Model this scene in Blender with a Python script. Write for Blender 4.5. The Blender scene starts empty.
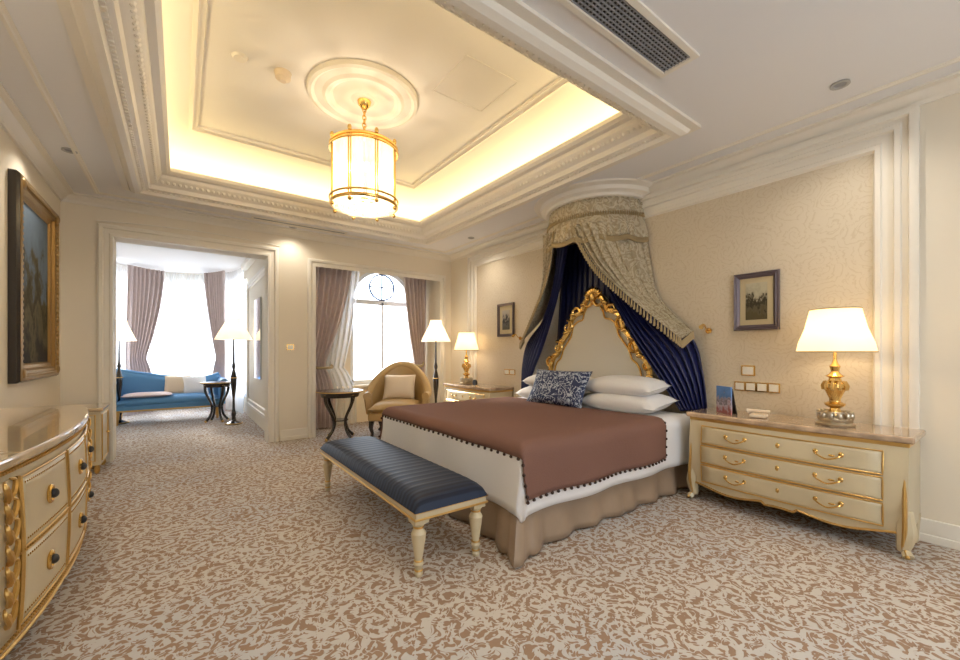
import bpy, bmesh, math, random
from math import sin, cos, pi, radians, sqrt, atan2, floor
from mathutils import Vector, Matrix, Euler
random.seed(3)
S = bpy.context.scene
S.view_settings.view_transform='Standard'
S.view_settings.exposure=-0.28

# ------------------------------------------------------------------ helpers
def empty(name, loc=(0,0,0), rz=0):
    o = bpy.data.objects.new(name, None); S.collection.objects.link(o)
    o.location = loc; o.rotation_euler = (0,0,rz); o.empty_display_size = .1
    return o

def mesh(name, g, m, par=None, smooth=True, bev=0, solid=0, ang=40, sub=0, loc=None, rot=None):
    V, F = g
    me = bpy.data.meshes.new(name); me.from_pydata([tuple(v) for v in V], [], F)
    bm = bmesh.new(); bm.from_mesh(me)
    bmesh.ops.remove_doubles(bm, verts=bm.verts, dist=1e-5)
    bmesh.ops.recalc_face_normals(bm, faces=bm.faces)
    bm.to_mesh(me); bm.free()
    if smooth:
        for p in me.polygons: p.use_smooth = True
        me.set_sharp_from_angle(angle=radians(ang))
    me.materials.append(m)
    o = bpy.data.objects.new(name, me); S.collection.objects.link(o)
    if par: o.parent = par
    if loc: o.location = loc
    if rot: o.rotation_euler = rot
    if solid:
        md = o.modifiers.new('s','SOLIDIFY'); md.thickness = solid; md.offset = 0
    if bev:
        md = o.modifiers.new('b','BEVEL'); md.width = bev; md.segments = 2; md.limit_method='ANGLE'
    if sub:
        md = o.modifiers.new('u','SUBSURF'); md.levels = sub; md.render_levels = sub
    return o

def join(*gs):
    V=[];F=[]
    for g in gs:
        n=len(V); V+= [Vector(v) for v in g[0]]; F+=[[i+n for i in f] for f in g[1]]
    return V,F

def tf(g, loc=(0,0,0), rot=(0,0,0), sc=(1,1,1)):
    M = Matrix.Translation(loc) @ Euler(rot).to_matrix().to_4x4() @ Matrix.Diagonal((*sc,1))
    return [M @ Vector(v) for v in g[0]], g[1]

def box(x0,x1,y0,y1,z0,z1):
    V=[(x0,y0,z0),(x1,y0,z0),(x1,y1,z0),(x0,y1,z0),(x0,y0,z1),(x1,y0,z1),(x1,y1,z1),(x0,y1,z1)]
    return V,[[0,3,2,1],[4,5,6,7],[0,1,5,4],[1,2,6,5],[2,3,7,6],[3,0,4,7]]

def grid(f, nu, nv, cu=False):
    V=[];F=[]
    for i in range(nu+1 if not cu else nu):
        for j in range(nv+1): V.append(Vector(f(i/nu, j/nv)))
    W=nv+1; R=nu if cu else nu+1
    for i in range(nu):
        i2=(i+1)%R
        for j in range(nv): F.append([i*W+j, i2*W+j, i2*W+j+1, i*W+j+1])
    return V,F

def lathe(prof, seg=24, c=(0,0,0)):
    n=len(prof)
    V=[];F=[]
    for i in range(seg):
        a=2*pi*i/seg
        for r,z in prof: V.append(Vector((c[0]+r*cos(a), c[1]+r*sin(a), c[2]+z)))
    for i in range(seg):
        k=(i+1)%seg
        for j in range(n-1): F.append([i*n+j,k*n+j,k*n+j+1,i*n+j+1])
    return V,F

def sph(c, r, s=8, sc=(1,1,1)):
    prof=[(max(r*sin(pi*k/s),1e-4), -r*cos(pi*k/s)) for k in range(s+1)]
    V,F=lathe(prof, s+2)
    return [Vector((c[0]+v.x*sc[0], c[1]+v.y*sc[1], c[2]+v.z*sc[2])) for v in V],F

def cat(pts, n=6, closed=False):
    P=[Vector(p) for p in pts]; out=[]
    m=len(P)
    rng = m if closed else m-1
    for i in range(rng):
        if closed: a,b,c,d=P[i-1],P[i],P[(i+1)%m],P[(i+2)%m]
        else:
            a=P[max(i-1,0)];b=P[i];c=P[i+1];d=P[min(i+2,m-1)]
        for k in range(n):
            t=k/n
            out.append(.5*((2*b)+(c-a)*t+(2*a-5*b+4*c-d)*t*t+(3*b-a-3*c+d)*t**3))
    if not closed: out.append(P[-1])
    return out

def tube(pts, r, seg=8, closed=False):
    P=[Vector(p) for p in pts]; n=len(P)
    R = list(r) if isinstance(r,(list,tuple)) else [r]*n
    if len(R)!=n:
        m=len(R)-1; R2=[]
        for i in range(n):
            t=i/(n-1)*m; k=min(int(t),m-1); R2.append(R[k]*(1-(t-k))+R[k+1]*(t-k))
        R=R2
    V=[];F=[]; N=None
    for i in range(n):
        if closed: T=(P[(i+1)%n]-P[i-1])
        else: T=(P[min(i+1,n-1)]-P[max(i-1,0)])
        if T.length<1e-9: T=Vector((0,0,1))
        T.normalize()
        if N is None:
            N = T.orthogonal().normalized()
        N=(N-T*N.dot(T))
        if N.length<1e-6: N=T.orthogonal()
        N.normalize(); B=T.cross(N)
        for k in range(seg):
            a=2*pi*k/seg; V.append(P[i]+(N*cos(a)+B*sin(a))*R[i])
    for i in range(n if closed else n-1):
        i2=(i+1)%n
        for k in range(seg):
            k2=(k+1)%seg; F.append([i*seg+k,i*seg+k2,i2*seg+k2,i2*seg+k])
    if not closed:
        F.append(list(range(seg))[::-1]); F.append([(n-1)*seg+k for k in range(seg)])
    return V,F

def rectframe(a0,a1,b0,b1,prof,mp=lambda a,b,h:(a,b,h)):
    V=[];F=[];n=len(prof)
    for (sa,sb) in ((0,0),(1,0),(1,1),(0,1)):
        for ins,h in prof:
            a = a0+ins if sa==0 else a1-ins
            b = b0+ins if sb==0 else b1-ins
            V.append(Vector(mp(a,b,h)))
    for c in range(4):
        d=(c+1)%4
        for j in range(n-1): F.append([c*n+j,d*n+j,d*n+j+1,c*n+j+1])
    return V,F

def prism(outline, d0, d1, mp):
    n=len(outline)
    V=[Vector(mp(a,b,d0)) for a,b in outline]+[Vector(mp(a,b,d1)) for a,b in outline]
    F=[list(range(n)), list(range(n,2*n))[::-1]]
    for i in range(n):
        j=(i+1)%n; F.append([i,j,n+j,n+i])
    return V,F

def pillow(lx,ly,lz,n=14):
    def side(sg):
        def f(u,v):
            a=2*u-1;b=2*v-1
            h=lz/2*max((1-abs(a)**2.6)*(1-abs(b)**2.6),0)**.5
            x=lx/2*a*(1-.05*(1-b*b)*abs(a)); y=ly/2*b*(1-.06*(1-a*a)*abs(b))
            return (x,y,sg*h)
        return f
    return join(grid(side(1),n,n),grid(side(-1),n,n))

# ------------------------------------------------------------------ materials
def nm(name):
    m=bpy.data.materials.new(name); m.use_nodes=True
    nt=m.node_tree; b=nt.nodes['Principled BSDF']; return m,nt,b
def mat(name,col,rough=.5,metal=0,spec=.5,bump=0,bs=80,sheen=0,coat=0,var=0,vs=6):
    m,nt,b=nm(name); b.inputs['Base Color'].default_value=(*col,1)
    b.inputs['Roughness'].default_value=rough; b.inputs['Metallic'].default_value=metal
    b.inputs['Specular IOR Level'].default_value=spec
    b.inputs['Sheen Weight'].default_value=sheen; b.inputs['Coat Weight'].default_value=coat
    if bump or var:
        tc=nt.nodes.new('ShaderNodeTexCoord')
    if bump:
        n=nt.nodes.new('ShaderNodeTexNoise'); n.inputs['Scale'].default_value=bs
        nt.links.new(tc.outputs['Object'],n.inputs['Vector'])
        bp=nt.nodes.new('ShaderNodeBump'); bp.inputs['Strength'].default_value=bump; bp.inputs['Distance'].default_value=.01
        nt.links.new(n.outputs['Fac'],bp.inputs['Height']); nt.links.new(bp.outputs['Normal'],b.inputs['Normal'])
    if var:
        n=nt.nodes.new('ShaderNodeTexNoise'); n.inputs['Scale'].default_value=vs; n.inputs['Detail'].default_value=5
        nt.links.new(tc.outputs['Object'],n.inputs['Vector'])
        r=nt.nodes.new('ShaderNodeValToRGB'); r.color_ramp.elements[0].position=.3; r.color_ramp.elements[1].position=.7
        r.color_ramp.elements[0].color=(*[c*(1-var) for c in col],1); r.color_ramp.elements[1].color=(*[min(c*(1+var),1) for c in col],1)
        nt.links.new(n.outputs['Fac'],r.inputs['Fac']); nt.links.new(r.outputs['Color'],b.inputs['Base Color'])
    return m
def mth(nt,op,a,b=None):
    n=nt.nodes.new('ShaderNodeMath'); n.operation=op
    for i,x in enumerate((a,b)):
        if x is None: continue
        if isinstance(x,(int,float)): n.inputs[i].default_value=x
        else: nt.links.new(x,n.inputs[i])
    return n.outputs[0]
def scroll(name,c1,c2,scale=4,freq=40,dist=2.0,thr=.0,soft=.25,rough=.8,bump=.3,sheen=0,scale2=None):
    m,nt,b=nm(name)
    tc=nt.nodes.new('ShaderNodeTexCoord')
    n=nt.nodes.new('ShaderNodeTexNoise'); n.inputs['Scale'].default_value=scale; n.inputs['Detail'].default_value=.6
    n.inputs['Distortion'].default_value=dist
    nt.links.new(tc.outputs['Object'],n.inputs['Vector'])
    s=mth(nt,'SINE',mth(nt,'MULTIPLY',n.outputs['Fac'],freq))
    n2=nt.nodes.new('ShaderNodeTexNoise'); n2.inputs['Scale'].default_value=scale2 or scale*2.2; n2.inputs['Detail'].default_value=1
    n2.inputs['Distortion'].default_value=1.2
    nt.links.new(tc.outputs['Object'],n2.inputs['Vector'])
    s2=mth(nt,'MULTIPLY',mth(nt,'SINE',mth(nt,'MULTIPLY',n2.outputs['Fac'],28)),.75)
    t=mth(nt,'ADD',s,s2)
    mr=nt.nodes.new('ShaderNodeMapRange'); nt.links.new(t,mr.inputs['Value'])
    mr.inputs['From Min'].default_value=thr-soft; mr.inputs['From Max'].default_value=thr+soft
    mx=nt.nodes.new('ShaderNodeMix'); mx.data_type='RGBA'
    nt.links.new(mr.outputs['Result'],mx.inputs['Factor'])
    mx.inputs['A'].default_value=(*c1,1); mx.inputs['B'].default_value=(*c2,1)
    nt.links.new(mx.outputs['Result'],b.inputs['Base Color'])
    b.inputs['Roughness'].default_value=rough; b.inputs['Sheen Weight'].default_value=sheen
    if bump:
        bp=nt.nodes.new('ShaderNodeBump'); bp.inputs['Strength'].default_value=bump; bp.inputs['Distance'].default_value=.01
        nt.links.new(mr.outputs['Result'],bp.inputs['Height']); nt.links.new(bp.outputs['Normal'],b.inputs['Normal'])
    return m
def arabesque(name,c1,c2,axes='XY',vs=3.2,arms=3,rad=70,namt=4,nscale=6,lines=None,soft=.25,thr=0,leaf=.6,rough=.9,bump=.4,c3=None,leafs=16,warp=.21):
    m,nt,b=nm(name); L=nt.links
    tc=nt.nodes.new('ShaderNodeTexCoord'); sp=nt.nodes.new('ShaderNodeSeparateXYZ'); L.new(tc.outputs['Object'],sp.inputs[0])
    cb=nt.nodes.new('ShaderNodeCombineXYZ'); L.new(sp.outputs[axes[0]],cb.inputs[0]); L.new(sp.outputs[axes[1]],cb.inputs[1])
    nz=nt.nodes.new('ShaderNodeTexNoise'); nz.inputs['Scale'].default_value=nscale; nz.inputs['Detail'].default_value=.5; L.new(cb.outputs[0],nz.inputs['Vector'])
    sub=nt.nodes.new('ShaderNodeVectorMath'); sub.operation='SUBTRACT'; L.new(nz.outputs['Color'],sub.inputs[0]); sub.inputs[1].default_value=(.5,.5,.5)
    sc=nt.nodes.new('ShaderNodeVectorMath'); sc.operation='SCALE'; L.new(sub.outputs[0],sc.inputs[0]); sc.inputs['Scale'].default_value=warp/vs
    ad=nt.nodes.new('ShaderNodeVectorMath'); ad.operation='ADD'; L.new(cb.outputs[0],ad.inputs[0]); L.new(sc.outputs[0],ad.inputs[1])
    vo=nt.nodes.new('ShaderNodeTexVoronoi'); vo.voronoi_dimensions='2D'; vo.inputs['Scale'].default_value=vs; vo.inputs['Randomness'].default_value=.75
    L.new(ad.outputs[0],vo.inputs['Vector'])
    d=nt.nodes.new('ShaderNodeVectorMath'); d.operation='SUBTRACT'; L.new(ad.outputs[0],d.inputs[0]); L.new(vo.outputs['Position'],d.inputs[1])
    ds=nt.nodes.new('ShaderNodeSeparateXYZ'); L.new(d.outputs[0],ds.inputs[0])
    th=mth(nt,'ARCTAN2',ds.outputs[1],ds.outputs[0])
    r=mth(nt,'SQRT',mth(nt,'ADD',mth(nt,'MULTIPLY',ds.outputs[0],ds.outputs[0]),mth(nt,'MULTIPLY',ds.outputs[1],ds.outputs[1])))
    cs=nt.nodes.new('ShaderNodeSeparateColor'); L.new(vo.outputs['Color'],cs.inputs[0])
    sg=mth(nt,'SUBTRACT',mth(nt,'MULTIPLY',mth(nt,'GREATER_THAN',cs.outputs[0],.5),2),1)
    ph=mth(nt,'ADD',mth(nt,'MULTIPLY',mth(nt,'MULTIPLY',th,arms),sg),mth(nt,'ADD',mth(nt,'MULTIPLY',r,rad),mth(nt,'MULTIPLY',nz.outputs['Fac'],namt)))
    s=mth(nt,'SINE',ph)
    n2=nt.nodes.new('ShaderNodeTexNoise'); n2.inputs['Scale'].default_value=leafs; n2.inputs['Detail'].default_value=1.0; n2.inputs['Distortion'].default_value=1.0
    L.new(cb.outputs[0],n2.inputs['Vector'])
    s2=mth(nt,'MULTIPLY',mth(nt,'SINE',mth(nt,'MULTIPLY',n2.outputs['Fac'],26)),leaf)
    t=mth(nt,'ADD',s,s2)
    if lines is not None: t=mth(nt,'SUBTRACT',lines,mth(nt,'ABSOLUTE',t))
    mr=nt.nodes.new('ShaderNodeMapRange'); L.new(t,mr.inputs['Value']); mr.inputs['From Min'].default_value=thr-soft; mr.inputs['From Max'].default_value=thr+soft
    mx=nt.nodes.new('ShaderNodeMix'); mx.data_type='RGBA'; L.new(mr.outputs['Result'],mx.inputs['Factor'])
    mx.inputs['A'].default_value=(*c1,1); mx.inputs['B'].default_value=(*c2,1)
    if c3:
        n3=nt.nodes.new('ShaderNodeTexNoise'); n3.inputs['Scale'].default_value=.7; L.new(cb.outputs[0],n3.inputs['Vector'])
        mr3=nt.nodes.new('ShaderNodeMapRange'); L.new(n3.outputs['Fac'],mr3.inputs['Value']); mr3.inputs['From Min'].default_value=.4; mr3.inputs['From Max'].default_value=.6
        mx3=nt.nodes.new('ShaderNodeMix'); mx3.data_type='RGBA'; mx3.inputs['A'].default_value=(*c2,1); mx3.inputs['B'].default_value=(*c3,1)
        L.new(mr3.outputs['Result'],mx3.inputs['Factor']); L.new(mx3.outputs['Result'],mx.inputs['B'])
    L.new(mx.outputs['Result'],b.inputs['Base Color']); b.inputs['Roughness'].default_value=rough
    if bump:
        bp=nt.nodes.new('ShaderNodeBump'); bp.inputs['Strength'].default_value=bump; bp.inputs['Distance'].default_value=.01
        L.new(mr.outputs['Result'],bp.inputs['Height']); L.new(bp.outputs['Normal'],b.inputs['Normal'])
    return m
def glow(name,col,em,strength,transl=.6,transp=0.0):
    m=bpy.data.materials.new(name); m.use_nodes=True; nt=m.node_tree; nt.nodes.clear()
    o=nt.nodes.new('ShaderNodeOutputMaterial')
    d=nt.nodes.new('ShaderNodeBsdfDiffuse'); d.inputs[0].default_value=(*col,1)
    t=nt.nodes.new('ShaderNodeBsdfTranslucent'); t.inputs[0].default_value=(*col,1)
    mx=nt.nodes.new('ShaderNodeMixShader'); mx.inputs[0].default_value=transl
    nt.links.new(d.outputs[0],mx.inputs[1]); nt.links.new(t.outputs[0],mx.inputs[2]); last=mx.outputs[0]
    if transp:
        tp=nt.nodes.new('ShaderNodeBsdfTransparent'); m2=nt.nodes.new('ShaderNodeMixShader'); m2.inputs[0].default_value=transp
        nt.links.new(last,m2.inputs[1]); nt.links.new(tp.outputs[0],m2.inputs[2]); last=m2.outputs[0]
    if strength:
        e=nt.nodes.new('ShaderNodeEmission'); e.inputs[0].default_value=(*em,1); e.inputs[1].default_value=strength
        a=nt.nodes.new('ShaderNodeAddShader'); nt.links.new(last,a.inputs[0]); nt.links.new(e.outputs[0],a.inputs[1]); last=a.outputs[0]
    nt.links.new(last,o.inputs[0]); return m
def emis(name,col,s):
    m,nt,b=nm(name); b.inputs['Emission Color'].default_value=(*col,1); b.inputs['Emission Strength'].default_value=s; b.inputs['Base Color'].default_value=(*col,1); return m
def picture(name,top,mid,bot,axis='Z',seed=0):
    m,nt,b=nm(name)
    tc=nt.nodes.new('ShaderNodeTexCoord'); sx=nt.nodes.new('ShaderNodeSeparateXYZ'); nt.links.new(tc.outputs['Generated'],sx.inputs[0])
    n=nt.nodes.new('ShaderNodeTexNoise'); n.inputs['Scale'].default_value=3.5; n.inputs['Detail'].default_value=10; n.inputs['Roughness'].default_value=.65
    mp=nt.nodes.new('ShaderNodeMapping'); mp.inputs['Location'].default_value=(seed,seed,0); nt.links.new(tc.outputs['Generated'],mp.inputs[0]); nt.links.new(mp.outputs[0],n.inputs['Vector'])
    v=mth(nt,'ADD',sx.outputs[axis],mth(nt,'MULTIPLY',mth(nt,'SUBTRACT',n.outputs['Fac'],.5),1.5))
    r=nt.nodes.new('ShaderNodeValToRGB'); nt.links.new(v,r.inputs[0])
    e=r.color_ramp.elements; e[0].position=.1; e[0].color=(*bot,1); e[1].position=.95; e[1].color=(*top,1)
    k=e.new(.3); k.color=(*mid,1); k=e.new(.42); k.color=(*[c*.35 for c in mid],1); k=e.new(.54); k.color=(*[c*.7 for c in mid],1); k=e.new(.64); k.color=(*[c*.8 for c in top],1)
    nt.links.new(r.outputs[0],b.inputs['Base Color']); b.inputs['Roughness'].default_value=.8; b.inputs['Specular IOR Level'].default_value=.15
    return m
def stripes(name,c1,c2,freq,axis='Y',rough=.5,sheen=0):
    m,nt,b=nm(name)
    tc=nt.nodes.new('ShaderNodeTexCoord'); sx=nt.nodes.new('ShaderNodeSeparateXYZ'); nt.links.new(tc.outputs['Object'],sx.inputs[0])
    s=mth(nt,'SINE',mth(nt,'MULTIPLY',sx.outputs[axis],freq))
    mr=nt.nodes.new('ShaderNodeMapRange'); nt.links.new(s,mr.inputs['Value']); mr.inputs['From Min'].default_value=-.3; mr.inputs['From Max'].default_value=.3
    mx=nt.nodes.new('ShaderNodeMix'); mx.data_type='RGBA'; mx.inputs['A'].default_value=(*c1,1); mx.inputs['B'].default_value=(*c2,1)
    nt.links.new(mr.outputs['Result'],mx.inputs['Factor']); nt.links.new(mx.outputs['Result'],b.inputs['Base Color'])
    b.inputs['Roughness'].default_value=rough; b.inputs['Sheen Weight'].default_value=sheen; b.inputs['Specular IOR Level'].default_value=.3
    return m

M_wall=mat('wall_cream',(.80,.72,.58),.7,bump=.03,bs=60)
M_trim=mat('trim_cream',(.82,.765,.66),.45)
M_ceil=mat('ceiling_white',(.80,.785,.77),.75)
M_cove=mat('cove_plaster',(.84,.80,.73),.8)
M_paper=arabesque('wallpaper_scroll',(.66,.57,.43),(.585,.485,.335),'YZ',vs=4.2,arms=1,rad=74,namt=9,nscale=5,lines=.22,soft=.2,leaf=.55,rough=.55,bump=.04,leafs=10,warp=.5)
M_carpet=arabesque('carpet_scroll',(.33,.215,.14),(.60,.545,.475),'XY',vs=5.2,arms=2,rad=98,namt=9,nscale=8,leaf=1.0,soft=.13,thr=-.12,rough=.95,bump=.6,c3=(.53,.515,.50),leafs=15,warp=.5)
M_gold=mat('gold_leaf',(.66,.42,.14),.36,metal=.85,bump=.3,bs=60)
M_gold2=mat('gold_bright',(.80,.53,.18),.22,metal=1)
M_silver=mat('silver_filigree',(.55,.49,.38),.3,metal=.9)
M_cab=mat('cabinet_cream',(.62,.525,.34),.35,coat=.3,var=.08,vs=3)
M_top=mat('veneer_top',(.58,.44,.27),.14,coat=.7,var=.2,vs=4)
M_top2=mat('chest_top_marbled',(.42,.30,.20),.16,coat=.6,var=.5,vs=7)
M_white=mat('linen_white',(.80,.79,.79),.75,bump=.12,bs=9)
M_throw=mat('throw_rosewood',(.205,.108,.082),.85,bump=.3,bs=120,spec=.2)
M_pom=mat('pompom_brown',(.05,.028,.022),.9)
M_skirt=mat('skirt_taupe',(.33,.24,.165),.42,var=.06)
M_navy=mat('navy_velvet',(.008,.012,.072),.36)
M_damask=scroll('damask_beige',(.38,.31,.20),(.56,.49,.35),scale=5,freq=38,dist=1.5,rough=.45,bump=.08,soft=.6)
M_fringe=mat('fringe_gold',(.40,.31,.17),.7,bump=.4,bs=90)
M_uphead=mat('headboard_silk',(.68,.64,.55),.5)
M_bench=stripes('bench_navy_stripe',(.006,.011,.028),(.015,.026,.056),150,'Y',.5)
M_cush=scroll('cushion_damask',(.010,.024,.095),(.46,.52,.62),scale=9,freq=30,dist=1.5,thr=.45,soft=.15,rough=.6,bump=.1)
M_leather=mat('armchair_tan',(.50,.34,.15),.38,bump=.1,bs=40)
M_pale=mat('cushion_pale',(.72,.60,.45),.7)
M_dark=mat('dark_wood',(.02,.014,.012),.25,coat=.5)
M_curt=mat('curtain_taupe',(.60,.49,.455),.55,sheen=.2,var=.05,vs=14)
M_sheer=glow('sheer_voile',(.90,.92,.95),(1,1,1),0,.75,.42)
M_shade=glow('lampshade_silk',(.92,.84,.68),(1,.72,.38),.75,.6)
M_shade_w=glow('lampshade_ivory',(.92,.86,.76),(1,.80,.54),.75,.6)
M_drum=glow('drum_glass',(.95,.92,.84),(1,.78,.46),.35,.5,.55)
M_bulb=emis('bulb_warm',(1,.82,.5),16)
M_blue=mat('chaise_blue',(.10,.29,.56),.5)
M_black=mat('dark_matte',(.03,.03,.03),.5)
M_grey=mat('vent_grey',(.30,.30,.31),.5)
M_mirror=mat('panel_glass',(.6,.65,.7),.05,metal=1)
M_pframe=mat('picture_frame_grey',(.12,.09,.10),.35,metal=.2)
M_mat=mat('picture_mat',(.50,.42,.26),.8)
M_winfr=mat('window_white',(.82,.84,.86),.4)
M_winblue=mat('leaded_blue',(.08,.16,.38),.4)

# ------------------------------------------------------------------ room
XL,XR,YF,YB,H=-1.17,4.44,-2.2,7.0,3.33
mesh('floor',box(-2.0,4.9,-2.6,12.9,-.1,0),M_carpet,smooth=False)
mesh('wall_left',box(XL-.15,XL,YF,YB+.3,0,3.36),M_wall,smooth=False)
mesh('wall_right',box(XR,XR+.15,YF,YB+.3,0,3.36),M_wall,smooth=False)
rw=join(box(XL,.6,YF-.2,YF,0,3.36),box(3.2,XR,YF-.2,YF,0,3.36),box(.6,3.2,YF-.2,YF,0,.8),box(.6,3.2,YF-.2,YF,2.7,3.36))
mesh('wall_rear',rw,M_wall,smooth=False)  # the opening is added to let world light in
wr=join(box(.6,3.2,YF-.14,YF-.08,.8,.88),box(.6,3.2,YF-.14,YF-.08,2.62,2.7),*[box(x,x+.07,YF-.14,YF-.08,.8,2.7) for x in (.6,1.44,2.28,3.13)])
mesh('fill_window_rear',wr,M_winfr,smooth=False)  # added window, out of view, brings cool frontal fill into the room
HD=2.88
bw=join(box(XL,-.69,YB,YB+.3,0,3.36),box(1.09,1.71,YB,YB+.3,0,3.36),box(4.25,XR,YB,YB+.3,0,3.36),
        box(-.69,1.09,YB,YB+.3,HD,3.36),box(1.71,4.25,YB,YB+.3,HD,3.36))
mesh('wall_back',bw,M_wall,smooth=False)
TX0,TX1,TY0,TY1=-.42,3.45,1.78,6.2
ce=join(box(XL-.15,TX0,YF-.2,YB+.3,H,3.38),box(TX1,XR+.15,YF-.2,YB+.3,H,3.38),box(TX0,TX1,YF-.2,TY0,H,3.38),box(TX0,TX1,TY1,YB+.3,H,3.38))
mesh('ceiling',ce,M_ceil,smooth=False)
lip=[(-.12,3.335),(-.12,3.305),(-.06,3.30),(-.04,3.27),(0,3.25),(.05,3.25),(.065,3.285),(.13,3.30),(.145,3.345),(.20,3.37),(.24,3.415),(.25,3.45),(.30,3.455),(.33,3.48),(.33,3.52),(.30,3.52),(.27,3.47),(-.30,3.47)]
mesh('trim_tray_cornice',rectframe(TX0,TX1,TY0,TY1,lip),M_trim,ang=25)
cov=[(-.30,3.45),(-.30,3.56),(-.27,3.66),(-.18,3.76),(0,3.85),(.25,3.92),(.52,3.95),(.52,3.98)]
g=join(rectframe(TX0,TX1,TY0,TY1,cov),box(TX0+.52,TX1-.52,TY0+.52,TY1-.52,3.98,4.03))
mesh('ceiling_tray',g,M_cove,ang=50)
mesh('trim_tray_panel',rectframe(TX0+.5,TX1-.5,TY0+.45,TY1-.5,[(0,3.955),(.0,3.935),(.03,3.93),(.05,3.95),(.08,3.955),(.09,3.985)]),M_trim)
mesh('trim_tray_hatch',rectframe(2.0,2.6,2.9,3.5,[(0,3.985),(0,3.974),(.010,3.974),(.010,3.985)]),M_cove)
gs=[]
def along(x0,x1,y0,y1,step,fn):
    n=int((x1-x0)/step)
    for i in range(n+1):
        x=x0+(x1-x0)*i/n; fn(x,y0); fn(x,y1)
    n=int((y1-y0)/step)
    for i in range(n+1):
        y=y0+(y1-y0)*i/n; fn(x0,y); fn(x1,y)
def dd(x,y): gs.append(sph((x,y,3.385),.022,4,(1,1,1.25)))
along(TX0+.2,TX1-.2,TY0+.2,TY1-.2,.055,dd)
def dd(x,y): gs.append(box(x-.012,x+.012,y-.012,y+.012,3.28,3.305))
along(TX0+.085,TX1-.085,TY0+.085,TY1-.085,.05,dd)
mesh('trim_tray_beading',join(*gs),M_trim,smooth=False)
cr=[(0,3.235),(.02,3.235),(.03,3.26),(.07,3.285),(.09,3.31),(.14,3.315),(.14,3.335)]
mesh('trim_crown',rectframe(XL,XR,YF,YB,cr),M_trim,ang=25)
mesh('trim_ceiling_band',rectframe(XL+.34,XR-.30,YF+.3,YB-.28,[(0,3.335),(0,3.318),(.02,3.315),(.03,3.322),(.045,3.322),(.05,3.335)]),M_trim,ang=25)
def bb(name,g): mesh(name,g,M_trim,smooth=False,bev=.006)
bb('baseboard_left',join(box(XL,XL+.02,YF,YB,0,.17),box(XL,XL+.03,YF,YB,0,.06)))
bb('baseboard_right',join(box(XR-.02,XR,YF,YB,0,.17),box(XR-.03,XR,YF,YB,0,.06)))
bb('baseboard_back',join(box(XL,-.86,YB-.02,YB,0,.17),box(1.26,1.71,YB-.02,YB,0,.17),box(1.26,1.71,YB-.03,YB,0,.06),box(4.25,XR,YB-.02,YB,0,.17)))
def casing(name,x0,x1,z1,w=.15):
    pr=[(0,0),(0,.03),(.02,.045),(.05,.045),(.06,.025),(.11,.025),(.125,.035),(w,.035),(w,0)]
    V=[];F=[];n=len(pr)
    for (sx,zz) in ((0,0),(0,1),(1,1),(1,0)):
        for ins,h in pr:
            x = x0-w+ins if sx==0 else x1+w-ins
            z = (z1+w-ins) if zz else 0
            V.append(Vector((x,YB-h,z)))
    for c in range(3):
        for j in range(n-1): F.append([c*n+j,(c+1)*n+j,(c+1)*n+j+1,c*n+j+1])
    mesh(name,(V,F),M_trim,ang=25)
casing('trim_door_casing',-.69,1.09,HD)
casing('trim_window_casing',1.74,4.22,HD-.02,.07)
arc=[( -.85+ (1.26+.85)*i/20, YB-.005, 3.06+.05*sin(pi*i/20)) for i in range(21)]
mesh('trim_arch_line',tube(arc,.008,6),M_trim)
mpR=lambda a,b,h:(XR-h,a,b)
mesh('trim_bed_panel',rectframe(.485,6.35,-.3,3.235,[(0,0),(0,.05),(.03,.06),(.05,.06),(.06,.035),(.09,.03),(.10,.045),(.13,.045),(.14,.02),(.20,.02),(.21,.035),(.24,.035),(.26,.0)],mpR),M_trim,ang=25)
mesh('wall_right_paper',box(XR-.006,XR,.73,6.12,.18,2.98),M_paper,smooth=False)
mesh('wall_alcove',join(box(1.56,1.71,YB+.3,7.95,0,3.4),box(4.25,4.40,YB+.3,7.95,0,3.4)),M_wall,smooth=False)
mesh('ceiling_alcove',box(1.56,4.4,YB+.3,8.1,3.33,3.4),M_ceil,smooth=False)
def archwall(x0,x1,z1,cx,r,zs,zb,y0,y1):
    gs=[box(x0,cx-r,y0,y1,0,z1),box(cx+r,x1,y0,y1,0,z1),box(cx-r,cx+r,y0,y1,0,zb)]
    n=24
    for i in range(n):
        a=pi-pi*i/n;b=pi-pi*(i+1)/n
        xa,za,xb,zb2=cx+r*cos(a),zs+r*sin(a),cx+r*cos(b),zs+r*sin(b)
        gs.append(prism([(xa,za),(xb,zb2),(xb,z1),(xa,z1)],y0,y1,lambda p,q,h:(p,h,q)))
    return join(*gs)
CX,RR,ZS=3.38,.68,2.42
mesh('wall_window',archwall(1.56,4.4,3.4,CX,RR,ZS,.75,7.95,8.15),M_wall,smooth=False)
ring=lambda r0,r1,y0,y1,cz,a0=0,a1=pi,n=24,cx=CX: join(*[prism([(cx+r0*cos(a0+(a1-a0)*i/n),cz+r0*sin(a0+(a1-a0)*i/n)),(cx+r1*cos(a0+(a1-a0)*i/n),cz+r1*sin(a0+(a1-a0)*i/n)),(cx+r1*cos(a0+(a1-a0)*(i+1)/n),cz+r1*sin(a0+(a1-a0)*(i+1)/n)),(cx+r0*cos(a0+(a1-a0)*(i+1)/n),cz+r0*sin(a0+(a1-a0)*(i+1)/n))],y0,y1,lambda p,q,h:(p,h,q)) for i in range(n)])
w=empty('window_1')
mesh('frame',join(ring(RR-.07,RR,7.98,8.06,ZS),box(CX-RR,CX-RR+.07,7.98,8.06,.75,ZS),box(CX+RR-.07,CX+RR,7.98,8.06,.75,ZS),box(CX-RR,CX+RR,7.98,8.06,.75,.84),box(CX-RR,CX+RR,7.98,8.06,ZS-.05,ZS+.04),box(CX-.02,CX+.02,7.98,8.06,.8,ZS)),M_winfr,w,smooth=False)
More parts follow.
